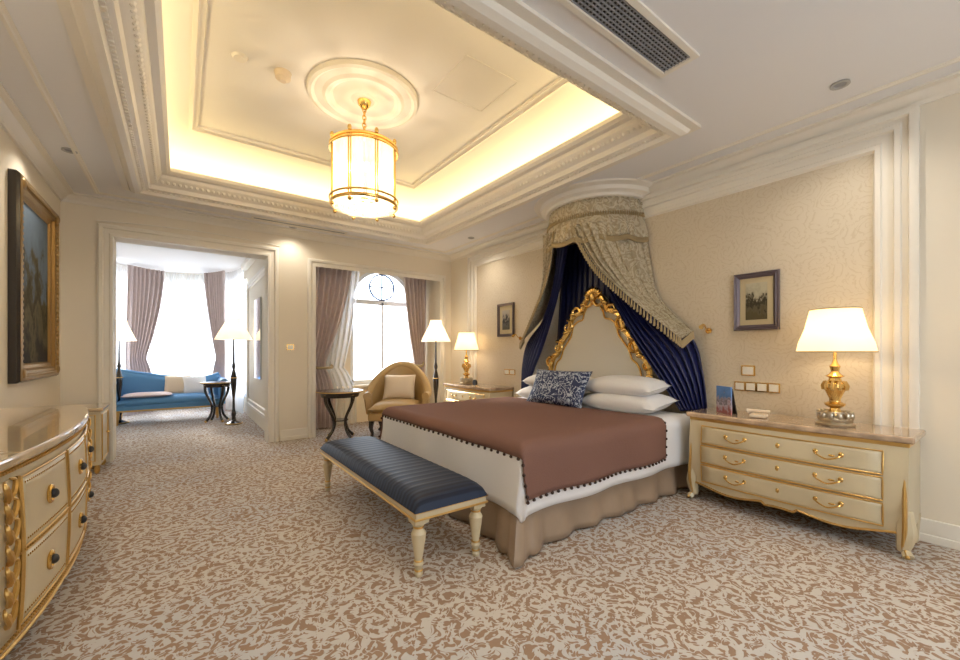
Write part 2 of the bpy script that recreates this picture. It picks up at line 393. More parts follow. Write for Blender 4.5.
mesh('leaded_ring',join(ring(.25,.28,8.0,8.03,ZS+.32,0,2*pi,32),box(CX-.012,CX+.012,8.0,8.03,ZS,ZS+.6),box(CX-.28,CX+.28,8.0,8.03,ZS+.31,ZS+.33)),M_winblue,w,smooth=False)
mesh('sill',box(1.71,4.25,7.80,7.95,.70,.75),M_trim,w,smooth=False,bev=.01)

def curtain(name,path,s0,s1,z0,z1,m,anchor=0,tie=None,narrow=.42,pleats=9,amp=.035,par=None,full=1.0,nu=90,nv=30):
    def f(u,v):
        z=z1+(z0-z1)*v
        wz=1.0
        if tie is not None:
            if z>tie:
                k=(z1-z)/(z1-tie); wz=1-(1-narrow)*(k**1.7)
            else:
                k=(tie-z)/(tie-z0); wz=narrow+(.22)*min(k*2.2,1)**.7
        s=anchor+(u-anchor)*wz
        x,y,nx,ny=path(s0+(s1-s0)*s)
        a=amp*(1.0 if tie is None else .75+.25*wz)*sin(2*pi*pleats*u+.6*sin(3*v+u*9))
        if tie is not None: a-= .05*(1-wz)
        return (x+nx*a,y+ny*a,z)
    return mesh(name,grid(f,nu,nv),m,par,ang=80)
def line(x0,y0,x1,y1,nx,ny): return lambda s:(x0+(x1-x0)*s,y0+(y1-y0)*s,nx,ny)
PW=line(1.75,7.62,4.21,7.62,0,-1)
c=empty('window_curtain'); curtain('drape',PW,0,.36,.02,3.28,M_curt,0,1.15,.42,8,.045,c)
mesh('tieback',tube(cat([(1.76,7.72,1.2),(1.95,7.50,1.12),(2.2,7.50,1.12),(2.24,7.62,1.15)],5),.025),M_fringe,c)
c=empty('window_curtain'); curtain('drape',PW,.78,1,.02,3.28,M_curt,1,1.15,.5,6,.045,c)
mesh('tieback',tube(cat([(4.2,7.72,1.2),(4.05,7.50,1.12),(3.92,7.50,1.12),(3.88,7.62,1.15)],5),.025),M_fringe,c)
PS=line(1.75,7.78,4.21,7.78,0,-1)
curtain('sheer_curtain',PS,.0,.44,.02,3.28,M_sheer,0,1.1,.72,10,.025)
curtain('sheer_curtain',PS,.84,1,.02,3.28,M_sheer,1,1.1,.8,6,.025)

# bay room
mesh('wall_bay_left',box(-1.7,-1.5,YB+.3,10.35,0,3.4),M_wall,smooth=False)
mesh('wall_bay_right',box(1.20,1.4,YB+.3,10.35,0,3.4),M_wall,smooth=False)
mesh('wall_bay_front',box(-1.7,-1.17,YB+.1,YB+.3,0,3.4),M_wall,smooth=False)
mesh('ceiling_bay',box(-1.9,1.6,YB+.3,12.8,3.33,3.4),M_ceil,smooth=False)
mesh('trim_bay_crown',join(box(-1.5,-1.38,YB+.3,10.3,3.2,3.33),box(1.08,1.2,YB+.3,10.3,3.2,3.33),box(-1.5,1.2,YB+.3,YB+.4,3.2,3.33)),M_trim,smooth=False,bev=.02)
mesh('trim_bay_panel',rectframe(7.5,10.2,.25,2.9,[(0,0),(0,.03),(.05,.03),(.06,.01),(.10,.01),(.11,.025),(.14,.025),(.15,0)],lambda a,b,h:(1.2-h,a,b)),M_trim)
mesh('wall_mirror',box(1.17,1.195,8.3,9.0,.9,2.4),M_mirror,smooth=False)
ECX,ECY,ERX,ERY=-.15,10.3,1.35,2.0
def ell(k=0):
    def f(s):
        th=radians(180*s); x=ECX+(ERX-k)*cos(th); y=ECY+(ERY-k)*sin(th)
        nx,ny=cos(th)/ERX,sin(th)/ERY; l=sqrt(nx*nx+ny*ny); return x,y,-nx/l,-ny/l
    return f
E0=ell(-.12)
gs=[];gp=[]
for i in range(6):
    a=E0(i/6);b=E0((i+1)/6)
    def q(z0,z1,t=.1):
        return prism([(a[0],a[1]),(b[0],b[1]),(b[0]-b[2]*t,b[1]-b[3]*t),(a[0]-a[2]*t,a[1]-a[3]*t)],z0,z1,lambda p,q_,h:(p,q_,h))
    gs.append(q(0,.35)); gs.append(q(3.1,3.4)); gp.append(q(.35,.42,.06)); gp.append(q(2.3,2.36,.06))
    for k in (0,.5):
        s=i/6+k/6; p=E0(s); ww=.08 if k==0 else .03
        gp.append(tf(box(-ww,ww,-.05,.05,.35,3.1),(p[0],p[1],0),(0,0,atan2(p[3],p[2])+pi/2)))
mesh('wall_bay_curved',join(*gs),M_wall,smooth=False)
mesh('window_2',join(*gp),M_winfr,smooth=False)
c=empty('bay_curtain'); curtain('drape',ell(.22),.54,.735,.02,3.30,M_curt,1,1.25,.5,8,.04,c)
c=empty('bay_curtain'); curtain('drape',ell(.22),.16,.315,.02,3.30,M_curt,0,1.25,.5,8,.04,c)
c=empty('bay_curtain'); curtain('drape',ell(.20),.84,.97,.02,3.30,M_curt,1,1.25,.55,6,.03,c)
curtain('bay_sheer',ell(.06),.02,.98,.02,3.30,M_sheer,0,None,1,48,.025,nu=480,nv=4)

# ------------------------------------------------------------------ ceiling fittings
def pt(name,loc,e,col,r,par=None):
    l=bpy.data.lights.new(name,'POINT'); l.energy=e; l.color=col; l.shadow_soft_size=r
    o=bpy.data.objects.new(name,l); S.collection.objects.link(o); o.location=loc
    if par: o.parent=par
    return o
WARM=(1,.83,.62)
M_bez=mat('bezel_grey',(.45,.44,.42),.4)
for (x,y,e) in ((-.85,5.45,48),(-.85,3.0,48),(-.85,.6,46),(3.82,.81,48),(3.95,5.6,50),(1.2,.6,52),(2.7,.3,52),(.4,-1.2,46),(2.6,-1.2,46),(1.4,6.75,30)):  # far-left and near-right fittings are real; the rest are added room fill
    d=empty('downlight_and_fill',(x,y,H))
    mesh('bezel',lathe([(.055,-.001),(.058,-.012),(.04,-.012),(.035,-.002)],20),M_bez,d)
    mesh('lens',lathe([(.0001,-.004),(.036,-.004)],16),M_grey,d)
    l=bpy.data.lights.new('lamp','SPOT'); l.energy=e; l.color=(1,.92,.81); l.spot_size=radians(140); l.spot_blend=1; l.shadow_soft_size=.03
    o=bpy.data.objects.new('lamp',l); S.collection.objects.link(o); o.parent=d; o.location=(0,0,-.02)
cl=empty('cove_light_strip')
def strip(x,y,sx,sy):
    l=bpy.data.lights.new('led','AREA'); l.shape='RECTANGLE'; l.size=sx; l.size_y=sy
    l.energy=5.5*max(sx,sy); l.color=(1,.80,.45); o=bpy.data.objects.new('led',l); S.collection.objects.link(o)
    o.location=(x,y,3.485); o.rotation_euler=(pi,0,0); o.parent=cl
mx_,my_=(TX0+TX1)/2,(TY0+TY1)/2
strip(mx_,TY0-.08,TX1-TX0,.06); strip(mx_,TY1+.08,TX1-TX0,.06); strip(TX0-.08,my_,.06,TY1-TY0); strip(TX1+.08,my_,.06,TY1-TY0)

# chandelier
ch=empty('chandelier',(1.5,4.0,0))
med=[(.0001,3.94),(.1,3.93),(.13,3.945),(.2,3.945),(.23,3.955),(.30,3.95),(.33,3.93),(.37,3.925),(.40,3.945),(.47,3.95),(.50,3.93),(.53,3.94),(.54,3.985)]
mesh('ceiling_medallion',lathe(med,48),M_trim,None,loc=(1.5,4.0,0),ang=25)
mesh('canopy',lathe([(.0001,3.85),(.03,3.86),(.06,3.90),(.07,3.94)],20),M_gold2,ch)
gs=[]
for k in range(8): gs.append(tube([(.018*cos(a)*(k%2),.018*cos(a)*(1-k%2),3.58+.038*k+.026*sin(a)) for a in [2*pi*i/12 for i in range(12)]],.006,6,True))
mesh('chain',join(*gs),M_gold2,ch)
R=.32
def hoop(r,z,rad): return tube([(r*cos(2*pi*i/40),r*sin(2*pi*i/40),z) for i in range(40)],rad,8,True)
gs=[hoop(R,3.46,.018),hoop(R+.012,3.42,.012),hoop(R,2.88,.016),hoop(R+.012,2.93,.010),hoop(.11,3.54,.008)]
for k in range(8):
    a=2*pi*k/8
    for da in (-.035,.035): gs.append(tube([(R*cos(a+da),R*sin(a+da),2.88),(R*cos(a+da),R*sin(a+da),3.46)],.008))
    gs.append(tube(cat([(R*cos(a),R*sin(a),3.46),(.22*cos(a),.22*sin(a),3.49),(.04*cos(a),.04*sin(a),3.58)],5),.008))
    gs.append(sph((R*cos(a),R*sin(a),2.84),.020,6)); gs.append(sph((R*cos(a),R*sin(a),3.50),.020,6,(1,1,1.6)))
for k in range(6):
    a=2*pi*k/6+.3
    gs.append(tube(cat([(0,0,2.98),(.08*cos(a),.08*sin(a),2.94),(.17*cos(a),.17*sin(a),3.0),(.17*cos(a),.17*sin(a),3.06)],5),.008))
gs.append(tube([(0,0,2.93),(0,0,3.6)],.01)); gs.append(sph((0,0,3.57),.04,8))
mesh('frame',join(*gs),M_gold2,ch)
mesh('candles',join(*[lathe([(.012,3.06),(.012,3.16)],8,(.17*cos(2*pi*k/6+.3),.17*sin(2*pi*k/6+.3),0)) for k in range(6)]),M_trim,ch)
mesh('bulbs',join(*[sph((.17*cos(2*pi*k/6+.3),.17*sin(2*pi*k/6+.3),3.20),.028,8,(1,1,1.8)) for k in range(6)]),M_bulb,ch)
mesh('drum_shade',grid(lambda u,v:((R-.016+.006*cos(48*2*pi*u))*cos(2*pi*u),(R-.016+.006*cos(48*2*pi*u))*sin(2*pi*u),2.89+.56*v),192,2,True),M_drum,ch)
gs=[]
for k in range(5): gs.append(hoop(.30-.06*k,2.865-.012*k,.012 if k<4 else .02))
for k in range(8):
    a=2*pi*k/8+.2; gs.append(tube([(.3*cos(a),.3*sin(a),2.86),(.02*cos(a),.02*sin(a),2.80)],.008))
mesh('bottom_crystal',join(*gs,sph((0,0,2.79),.03,8)),M_drum,ch)
pt('lamp',(0,0,3.25),20,WARM,.05,ch)
pt('lamp_low',(0,0,3.02),16,WARM,.05,ch)
v=empty('ceiling_air_vent',(1.93,1.40,H))
mesh('vent_frame',rectframe(-.78,.78,-.13,.13,[(0,0),(0,-.015),(.035,-.02),(.045,-.005)]),M_trim,v)
mesh('vent_back',box(-.74,.74,-.09,.09,-.004,-.001),M_black,v,smooth=False)
mesh('vent_slats',join(*[box(-.74,.74,-.085+.024*k,-.079+.024*k,-.014,-.003) for k in range(8)],*[box(-.74+.03*k,-.735+.03*k,-.09,.09,-.012,-.004) for k in range(50)]),M_grey,v,smooth=False)
v=empty('linear_air_slot',(1.5,6.6,H))
mesh('slot',box(-.65,.65,-.03,.03,-.006,-.001),M_grey,v,smooth=False)
mesh('slot_trim',rectframe(-.68,.68,-.05,.05,[(0,0),(0,-.012),(.02,-.012),(.02,0)]),M_trim,v)
s=empty('smoke_detector',(.765,4.1,3.98)); mesh('body',lathe([(.0001,-.08),(.03,-.08),(.04,-.065),(.065,-.055),(.07,-.01),(.075,0)],20),M_pale,s)
s=empty('ceiling_speaker',(.42,4.1,3.98)); mesh('body',lathe([(.0001,-.02),(.05,-.02),(.065,0)],20),M_trim,s)

# ------------------------------------------------------------------ case furniture (front faces -X, length along Y)
def casepiece(name,loc,rz,L,D,Hh,bow,bulge,rows,cols,y0,y1,zlo,handles='bail',leg=.22,apr=.05,swell=1.0,topm=None):
    e=empty(name,loc,rz)
    zt=Hh-.045
    def zb(y):
        s=y/L
        return leg+apr*(.5+.5*cos(2*pi*s*2)) - apr*.6*(1 if abs(s-.5)<.08 else 0)
    def Fx(y,z):
        s=min(max(y/L,0),1); k=(z-leg)/(zt-leg)
        return -(D + bow*max(sin(pi*s),0)**swell + bulge*sin(pi*min(max(k,0),1)))
    def body(u,v):
        if u<.1: y=0
        elif u>.9: y=L
        else: y=L*(u-.1)/.8
        z=zb(y)+v*(zt-zb(y))
        x=Fx(y,z)
        if u<.1: x*=u/.1
        if u>.9: x*=(1-u)/.1
        return (x,y,z)
    mesh('body',grid(body,60,12),M_cab,e,ang=50)
    mesh('back',box(-.012,0,0,L,leg+apr,zt),M_cab,e,smooth=False)
    def outline(o):
        pts=[(0,-o),]
        n=28
        for i in range(n+1):
            y=L*i/n; yy=-o+(L+2*o)*i/n
            pts.append((Fx(y,zt)-o,yy))
        pts.append((0,L+o))
        return pts
    for o_,z0,z1,m_,nme in ((.005,zt-.03,zt,M_gold,'top_gold_band'),(.03,zt,Hh,topm or M_top,'top_slab')):
        mesh(nme,prism(outline(o_),z0,z1,lambda a,b,h:(a,b,h)),m_,e,smooth=False,bev=.012 if o_>.01 else .004)
    cw=(y1-y0)/cols; rh=(zt-.06-zlo)/rows
    gd=[];gg=[];gh=[];gk=[]
    for c_ in range(cols):
        for r_ in range(rows):
            ya,yb_=y0+cw*c_+.02,y0+cw*(c_+1)-.02; za,zb_=zlo+rh*r_+.010,zlo+rh*(r_+1)-.010
            gd.append(grid(lambda u,v:(Fx(ya+(yb_-ya)*u,za+(zb_-za)*v)-.010,ya+(yb_-ya)*u,za+(zb_-za)*v),12,6))
            P=lambda y,z:Vector((Fx(y,z)-.013,y,z))
            n=14
            bpts=[P(ya+(yb_-ya)*i/n,za) for i in range(n)]+[P(yb_,za+(zb_-za)*i/6) for i in range(6)]+[P(yb_-(yb_-ya)*i/n,zb_) for i in range(n)]+[P(ya,zb_-(zb_-za)*i/6) for i in range(6)]
            gg.append(tube(bpts,.006,6,True))
            zc=(za+zb_)/2
            if handles=='bail':
                for fy in (.24,.76):
                    yc=ya+(yb_-ya)*fy; x=Fx(yc,zc)-.012
                    gh.append(tube(cat([(x,yc-.075,zc+.012),(x-.022,yc-.06,zc-.005),(x-.028,yc,zc-.028),(x-.022,yc+.06,zc-.005),(x,yc+.075,zc+.012)],5),.006,6))
                    for dy in (-.075,.075): gh.append(sph((x-.004,yc+dy,zc+.014),.016,6,(.5,1,1.3)))
                    gh.append(sph((x,yc-.02,zc-.002),.014,6,(.4,1.6,.6)))
                gh.append(sph((Fx((ya+yb_)/2,zc)-.012,(ya+yb_)/2,zc+.01),.015,6,(.5,1,1.5)))
            else:
                yc=ya+(yb_-ya)*.5; x=Fx(yc,zc)-.012
                gk.append(sph((x-.018,yc,zc),.024,8,(.8,1,1)))
                gh.append(tube([(x-.006,yc+.040*cos(a),zc+.040*sin(a)) for a in [2*pi*i/20 for i in range(20)]],.009,6,True))
                for i in range(26):
                    for zz in (za+.03,zb_-.03): gh.append(sph((Fx(ya+.03+(yb_-ya-.06)*i/25,zz)-.012,ya+.03+(yb_-ya-.06)*i/25,zz),.006,4))
    mesh('drawer_fronts',join(*gd),M_cab,e,solid=.008,ang=60)
    mesh('drawer_gilding',join(*gg),M_gold,e)
    if gh: mesh('handles',join(*gh),M_gold2,e)
    if gk: mesh('knobs',join(*gk),M_black,e)
    ap=[Vector((Fx(y,zb(y))-.006,y,zb(y)+.004)) for y in [L*i/60 for i in range(61)]]
    mesh('apron_gilding',tube(ap,.009,6),M_gold,e)
    gl=[];gf=[]
    for (yy,sy) in ((.03,-1),(L-.03,1)):
        xf=Fx(yy,leg)+.03
        gl.append(tube(cat([(xf,yy,leg+.20),(xf-.02,yy+sy*.015,leg+.06),(xf-.01,yy,leg*.5),(xf-.015,yy+sy*.01,.06),(xf-.05,yy+sy*.03,.025)],6),[.045,.055,.034,.024,.032],8))
        gl.append(tube([(-.05,yy,leg+.1),(-.05,yy,.0)],[.04,.025],8))
        gf.append(tube(cat([(xf-.045,yy+sy*.01,leg+.46),(xf-.07,yy+sy*.015,leg+.24),(xf-.075,yy+sy*.015,leg+.08),(xf-.042,yy,leg*.6),(xf-.035,yy+sy*.01,.07),(xf-.075,yy+sy*.03,.025)],6),[.006,.012,.013,.007,.007,.014],6))
    mesh('legs',join(*gl),M_cab,e)
    mesh('leg_scrolls',join(*gf),M_gold,e)
    return e,Fx
casepiece('chest_of_drawers',(XR-.035,.48,0),0,1.45,.47,.83,.04,.03,3,1,.10,1.35,.19,'bail',.12,.05,topm=M_top2)
casepiece('chest_of_drawers',(XR-.035,5.05,0),0,1.35,.47,.83,.04,.03,3,1,.10,1.25,.19,'bail',.12,.05,topm=M_top2)
sb,Fs=casepiece('sideboard',(XL+.035,4.85,0),pi,2.72,.42,.95,.18,.015,2,3,.40,2.17,.17,'knob',.10,.02,swell=.8)
gs=[];gb=[]
for yc in (.27,2.29):
    gb.append(grid(lambda u,v:(Fs(yc-.09+.18*u,.17+.68*v)-.012,yc-.09+.18*u,.17+.68*v),6,8))
    for k in range(7):
        z=.24+k*.088
        for sg in (-1,1):
            x=Fs(yc,z)-.022
            gs.append(tube(cat([(x,yc,z),(x-.012,yc+sg*.03,z+.03),(x-.01,yc+sg*.06,z+.075),(x,yc+sg*.035,z+.09)],5),[.013,.012,.009,.004],6))
        gs.append(sph((Fs(yc,z)-.026,yc,z+.03),.016,6,(.7,1,1.6)))
for yc in (.16,.38,2.18,2.40):
    gs.append(tube([(Fs(yc,.17+.68*i/8)-.016,yc,.17+.68*i/8) for i in range(9)],.009,6))
mesh('pilasters',join(*gb),M_cab,sb,solid=.01)
mesh('acanthus_gilding',join(*gs),M_gold,sb)
gs=[]
for k in range(110):
    y=.1+2.5*k/109
    for z in (.885,.505,.15): gs.append(sph((Fs(y,z)-.012,y,z),.009,4))
mesh('beading',join(*gs),M_gold,sb)

e=empty('small_cabinet',(-.93,6.62,0))
mesh('body',join(box(-.2,.2,-.28,.28,.1,.72)),M_cab,e,smooth=False,bev=.01)
mesh('top',box(-.22,.22,-.3,.3,.72,.76),M_top,e,smooth=False,bev=.012)
mesh('legs',join(*[lathe([(.015,0),(.03,.03),(.02,.1)],10,(x,y,0)) for x in (-.16,.16) for y in (-.23,.23)]),M_gold,e)
mesh('gilding',join(tube([(.205,-.23,.15),(.205,.23,.15),(.205,.23,.68),(.205,-.23,.68)],.007,6,True),tube([(-.15,-.285,.15),(.15,-.285,.15),(.15,-.285,.68),(-.15,-.285,.68)],.007,6,True)),M_gold,e)
mesh('knob',sph((.215,.15,.42),.018),M_gold2,e)

# ------------------------------------------------------------------ table lamps
def table_lamp(loc,sh_r0,sh_r1,sh_h,base_h):
    e=empty('table_lamp',loc)
    b=base_h
    mesh('foot',join(lathe([(.0001,0),(.12,0),(.125,.015),(.105,.03),(.11,.045),(.07,.06),(.06,.09)],8),*[sph((.098*cos(2*pi*k/12),.098*sin(2*pi*k/12),.078),.019,6,(1,1,1.8)) for k in range(12)],hoop(.10,.05,.009),hoop(.105,.105,.007)),M_silver,e)
    pr=[(.06,.08),(.036,.11),(.03,.13),(.06,.15),(.066,.165),(.036,.18),(.034,.20),(.055,.25),(.074,.29),(.07,.32),(.042,.34),(.036,.36),(.06,.375),(.036,.39),(.024,.41),(.034,.45),(.02,.47),(.012,.50),(.01,.60)]
    k=(b+.04)/.60
    mesh('stem',lathe([(r,z*k) for r,z in pr],20),M_gold2,e,ang=30)
    mesh('ribs',join(*[tube([( .072*cos(a),.072*sin(a),.27*k),(.078*cos(a),.078*sin(a),.30*k),(.06*cos(a),.06*sin(a),.335*k)],.009,6) for a in [2*pi*i/10 for i in range(10)]]),M_gold,e)
    mesh('shade',lathe([(sh_r0,b),(sh_r0*.86+sh_r1*.14,b+sh_h*.2),((sh_r0+sh_r1)/2-.01,b+sh_h*.55),(sh_r1,b+sh_h)],40),M_shade,e)
    mesh('shade_trim',join(tube([(sh_r0*cos(2*pi*i/40),sh_r0*sin(2*pi*i/40),b) for i in range(40)],.005,6,True),tube([(sh_r1*cos(2*pi*i/40),sh_r1*sin(2*pi*i/40),b+sh_h) for i in range(40)],.005,6,True)),M_fringe,e)
    mesh('bulb',sph((0,0,b+.12),.03,8,(1,1,1.4)),M_bulb,e)
    pt('lamp',(0,0,b+.13),9,(1,.72,.40),.05,e)
table_lamp((4.10,.90,.832),.24,.155,.33,.57)
table_lamp((4.13,6.0,.832),.22,.14,.32,.60)

def floor_lamp(loc,z0,z1,r0,r1,e_=8,body=M_dark):
    e=empty('floor_lamp',loc)
    mesh('pole',lathe([(.0001,0),(.15,0),(.15,.025),(.10,.04),(.04,.07),(.03,.14),(.045,.2),(.025,.28),(.02,.5),(.035,.62),(.05,.75),(.055,.9),(.035,1.0),(.02,1.06),(.035,1.12),(.018,1.2),(.012,z0+.1)],20),body,e,ang=30)
    mesh('gilding',join(tube([(.055*cos(2*pi*i/20),.055*sin(2*pi*i/20),.9) for i in range(20)],.008,6,True),tube([(.15*cos(2*pi*i/20),.15*sin(2*pi*i/20),.02) for i in range(20)],.01,6,True)),M_gold,e)
    mesh('shade',lathe([(r0,z0),(r0*.72+r1*.28-.02,z0+(z1-z0)*.35),(r1*1.1,z0+(z1-z0)*.8),(r1,z1)],36),M_shade_w,e)
    mesh('bulb',sph((0,0,z0+.13),.03),M_bulb,e)
    pt('lamp',(0,0,z0+.14),e_,(1,.80,.56),.05,e)
floor_lamp((3.92,6.72,0),1.60,2.0,.28,.11)
floor_lamp((.84,9.2,0),1.64,2.06,.32,.13,4)
floor_lamp((-.96,10.6,0),1.62,2.02,.27,.12,4)

# ------------------------------------------------------------------ bed
CY=3.22
bed=empty('bed')
def drape(x0,x1,w,zt,r,exs,exh,eys,wave,nx=50,ny=70,ph=0):
    def fold(e):
        if e<=0: return 0,0
        q=r*pi/2
        if e<q: return r*sin(e/r), r*(1-cos(e/r))
        return r+ (e-q)*.04, r+(e-q)
    def f(u,v):
        X=x0-exs+(x1-x0+exs)*u; Y=-w-eys+(2*w+2*eys)*v
        ex=max(x0-X,0); ey=max(abs(Y)-w,0)
        ox,dx=fold(ex); oy,dy=fold(ey)
        d=max(dx,dy) if min(dx,dy)==0 else min((dx**3+dy**3)**(1/3), max(exs,eys))
        amp=wave*min(d/.3,1)
        x=max(X,x0)-ox - (amp*sin(Y*9+ph) if ex>0 else 0); y=(w+oy+(amp*sin(X*8+ph) if ey>0 else 0))*(1 if Y>0 else -1) if ey>0 else Y
        z=zt-d+ .006*sin(X*5+Y*3)*(1 if d==0 else 0)
        return (x,CY+y,z)
    return grid(f,nx,ny)
mesh('mattress_base',box(2.02,4.28,CY-1.05,CY+1.05,.04,.40),M_skirt,bed,smooth=False)
mesh('mattress',box(1.98,4.28,CY-1.08,CY+1.08,.40,.70),M_white,bed,smooth=False,bev=.05)
mesh('duvet',drape(1.95,4.25,1.08,.745,.08,.50,0,.50,.018),M_white,bed,solid=.025,ang=80)
TH=(1.945,3.68,1.105,.772,.085,.14,0,.42,.018,60,80)
mesh('throw_blanket',drape(*TH),M_throw,bed,solid=.012,ang=80)
def border_pts():
    V,_=drape(*TH); W=81
    idx=[i*W for i in range(61)]+[60*W+j for j in range(0,81)]+[i*W+80 for i in range(60,-1,-1)]+[j for j in range(80,-1,-1)]
    P=[V[i] for i in idx]; out=[P[0]]; acc=0
    for a,b in zip(P,P[1:]):
        acc+=(b-a).length
        if acc>.05: out.append(b); acc=0
    return out
mesh('pompom_fringe',join(*[sph((p.x-.004,p.y-.006*(1 if p.y<CY else -1),p.z-.008),.013,5) for p in border_pts()]),M_pom,bed)
def skpath(u):
    segs=[((4.25,CY-1.07),(1.93,CY-1.07)),((1.93,CY-1.07),(1.93,CY+1.07)),((1.93,CY+1.07),(4.25,CY+1.07))]
    Ls=[2.32,2.14,2.32]; T=sum(Ls)*u
    for (a,b),l,nn in zip(segs,Ls,((0,-1),(-1,0),(0,1))):
        if T<=l: return a[0]+(b[0]-a[0])*T/l,a[1]+(b[1]-a[1])*T/l,nn,min(T,l-T)
        T-=l
    return 4.25,CY+1.07,(0,1),0
def sk(u,v):
    x,y,n,dc=skpath(min(u,.99999))
    corner=math.exp(-(dc/.20)**2) if x<3.9 else 0
    o=.02+.05*v+ .025*v*sin(dc*18+1)
    nx,ny=n
    if corner>.01:
        sgn=-1 if y<CY else 1
        nx,ny=n[0]-(.9*corner if n[0]==0 else 0),n[1]+(sgn*.9*corner if n[1]==0 else 0)
        o+= .12*v*corner*(.30+.70*abs(cos(dc*22)))
    return (x+nx*o,y+ny*o,.40-.385*v)
mesh('bed_skirt',grid(sk,260,8),M_skirt,bed,solid=.006,ang=70)
for (nme,y,z,x,rx,sz) in (('pillow_1',CY-.56,.86,3.98,0,(.52,.95,.22)),('pillow_2',CY-.50,1.02,4.03,.03,(.50,.92,.22)),
                   ('pillow_3',CY+.56,.86,3.98,0,(.52,.95,.22)),('pillow_4',CY+.50,1.02,4.03,.03,(.50,.92,.22))):
    mesh(nme,pillow(*sz),M_white,bed,loc=(x,y,z),rot=(0,rx-.12,0),ang=80)
mesh('accent_cushion',pillow(.46,.84,.17),M_cush,bed,loc=(3.66,CY+.16,.975),rot=(0,radians(-62),radians(4)),ang=80)
HBY=3.33
half=[(0,2.14),(.10,2.11),(.17,2.01),(.20,1.93),(.30,1.90),(.38,1.83),(.42,1.70),(.50,1.60),(.58,1.50),(.63,1.38),(.72,1.30),(.77,1.1),(.78,.45)]
sm=[(p.x,p.y) for p in cat([(a,b,0) for a,b in half],4)]
outl=[(HBY-a,b) for a,b in reversed(sm)]+[(HBY+a,b) for a,b in sm[1:]]
mpH=lambda a,b,h:(4.40-h,a,b)
mesh('headboard_panel',prism(outl,0,.09,mpH),M_uphead,bed,smooth=False)
inn=[(HBY+(a-HBY)*.90,.45+(b-.45)*.93) for a,b in outl]
mesh('headboard_padding',prism(inn,.09,.12,mpH),M_uphead,bed,smooth=False,bev=.02)
gs=[tube([(4.29,a,b) for a,b in outl],.036,8),tube([(4.275,HBY+(a-HBY)*.88,.45+(b-.45)*.93) for a,b in outl],.012,6)]
def spiral(cy,cz,r,a0,turns,sg,x=4.26,rad=.022):
    return tube([(x,cy+sg*r*(1-.75*i/24)*cos(a0+turns*2*pi*i/24),cz+r*(1-.75*i/24)*sin(a0+turns*2*pi*i/24)) for i in range(25)],[rad,rad*.8,rad*.4],6)
for sg in (-1,1):
    gs.append(spiral(HBY+sg*.09,2.05,.09,pi*.5,1.1,sg)); gs.append(spiral(HBY+sg*.28,1.92,.08,0,1.0,-sg)); gs.append(spiral(HBY+sg*.42,1.74,.09,pi*.5,1.1,sg))
    gs.append(spiral(HBY+sg*.60,1.46,.09,pi*.4,1.1,sg)); gs.append(spiral(HBY+sg*.74,1.25,.08,pi*.4,1.1,-sg))
    for k in range(9):
        a=pi*.5+(k-4)*.28
        gs.append(tube(cat([(4.28,HBY+sg*.02,2.08),(4.24,HBY+.10*cos(a),2.08+.10*sin(a)),(4.26,HBY+.16*cos(a),2.10+.14*sin(a))],4),[.018,.022,.005],6))
    for (a,b) in ((.17,2.02),(.34,1.90),(.46,1.66),(.54,1.56),(.66,1.36),(.78,1.12)):
        gs.append(sph((4.26,HBY+sg*a,b),.038,6,(.7,1.3,.8)))
mesh('headboard_gilding',join(*gs,sph((4.24,HBY,2.10),.05,8,(.6,.8,1.4))),M_gold2,bed)

# ------------------------------------------------------------------ canopy
CA=3.37
can=empty('bed_canopy')
def arcp(r,ph,z): return (XR-.01-r*cos(ph),CA+r*sin(ph),z)
cor=[(.60,3.20),(.68,3.21),(.69,3.24),(.74,3.26),(.76,3.30),(.83,3.315),(.84,3.33)]
mesh('crown_cornice',grid(lambda u,v:arcp(*(lambda k:(cor[k][0],-pi/2+pi*u,cor[k][1]))(int(round(v*6)))),36,6),M_trim,can,ang=25)
mesh('valance_band',grid(lambda u,v:arcp(.63+.02*v+.006*sin(u*170),-pi/2+pi*u,3.22-.19*v),160,3),M_damask,can,ang=80,solid=.006)
mesh('valance_skirt',grid(lambda u,v:arcp(.64+.06*v+.022*v*sin(u*2*pi*22),-pi/2+pi*u,3.04-.28*v-.03*v*abs(sin(u*pi*7))),220,6),M_damask,can,ang=80,solid=.006)
gs=[]
for k in range(150):
    u=k/149; z=2.76-.03*abs(sin(u*pi*7)); p=arcp(.70,-pi/2+pi*u,z); q=arcp(.705,-pi/2+pi*u,z-.06)
    gs.append(tube([p,q],[.006,.009],5))
    if k%2==0:
        p=arcp(.665,-pi/2+pi*u,3.04); q=arcp(.67,-pi/2+pi*u,2.99); gs.append(tube([p,q],[.005,.009],5))
mesh('valance_fringe',join(*gs),M_fringe,can)
def ruled(outer,inner,n,amp,bul,mirror=False,nu=80,nv=40):
    O=cat(outer,12); I=cat(inner,12)
    def smp(P,v):
        t=v*(len(P)-1); i=min(int(t),len(P)-2); return P[i].lerp(P[i+1],t-i)
    def f(u,v):
        a=smp(O,v);b=smp(I,v); p=a.lerp(b,u)
        p.x-= bul*sin(pi*u)*(1-v)
        p.x-= amp*sin(2*pi*n*u+v)*(1-.35*v); p.z-=.10*sin(pi*u)*sin(pi*v)*.4
        if mirror: p.y=2*CA-p.y
        return p
    return grid(f,nu,nv)
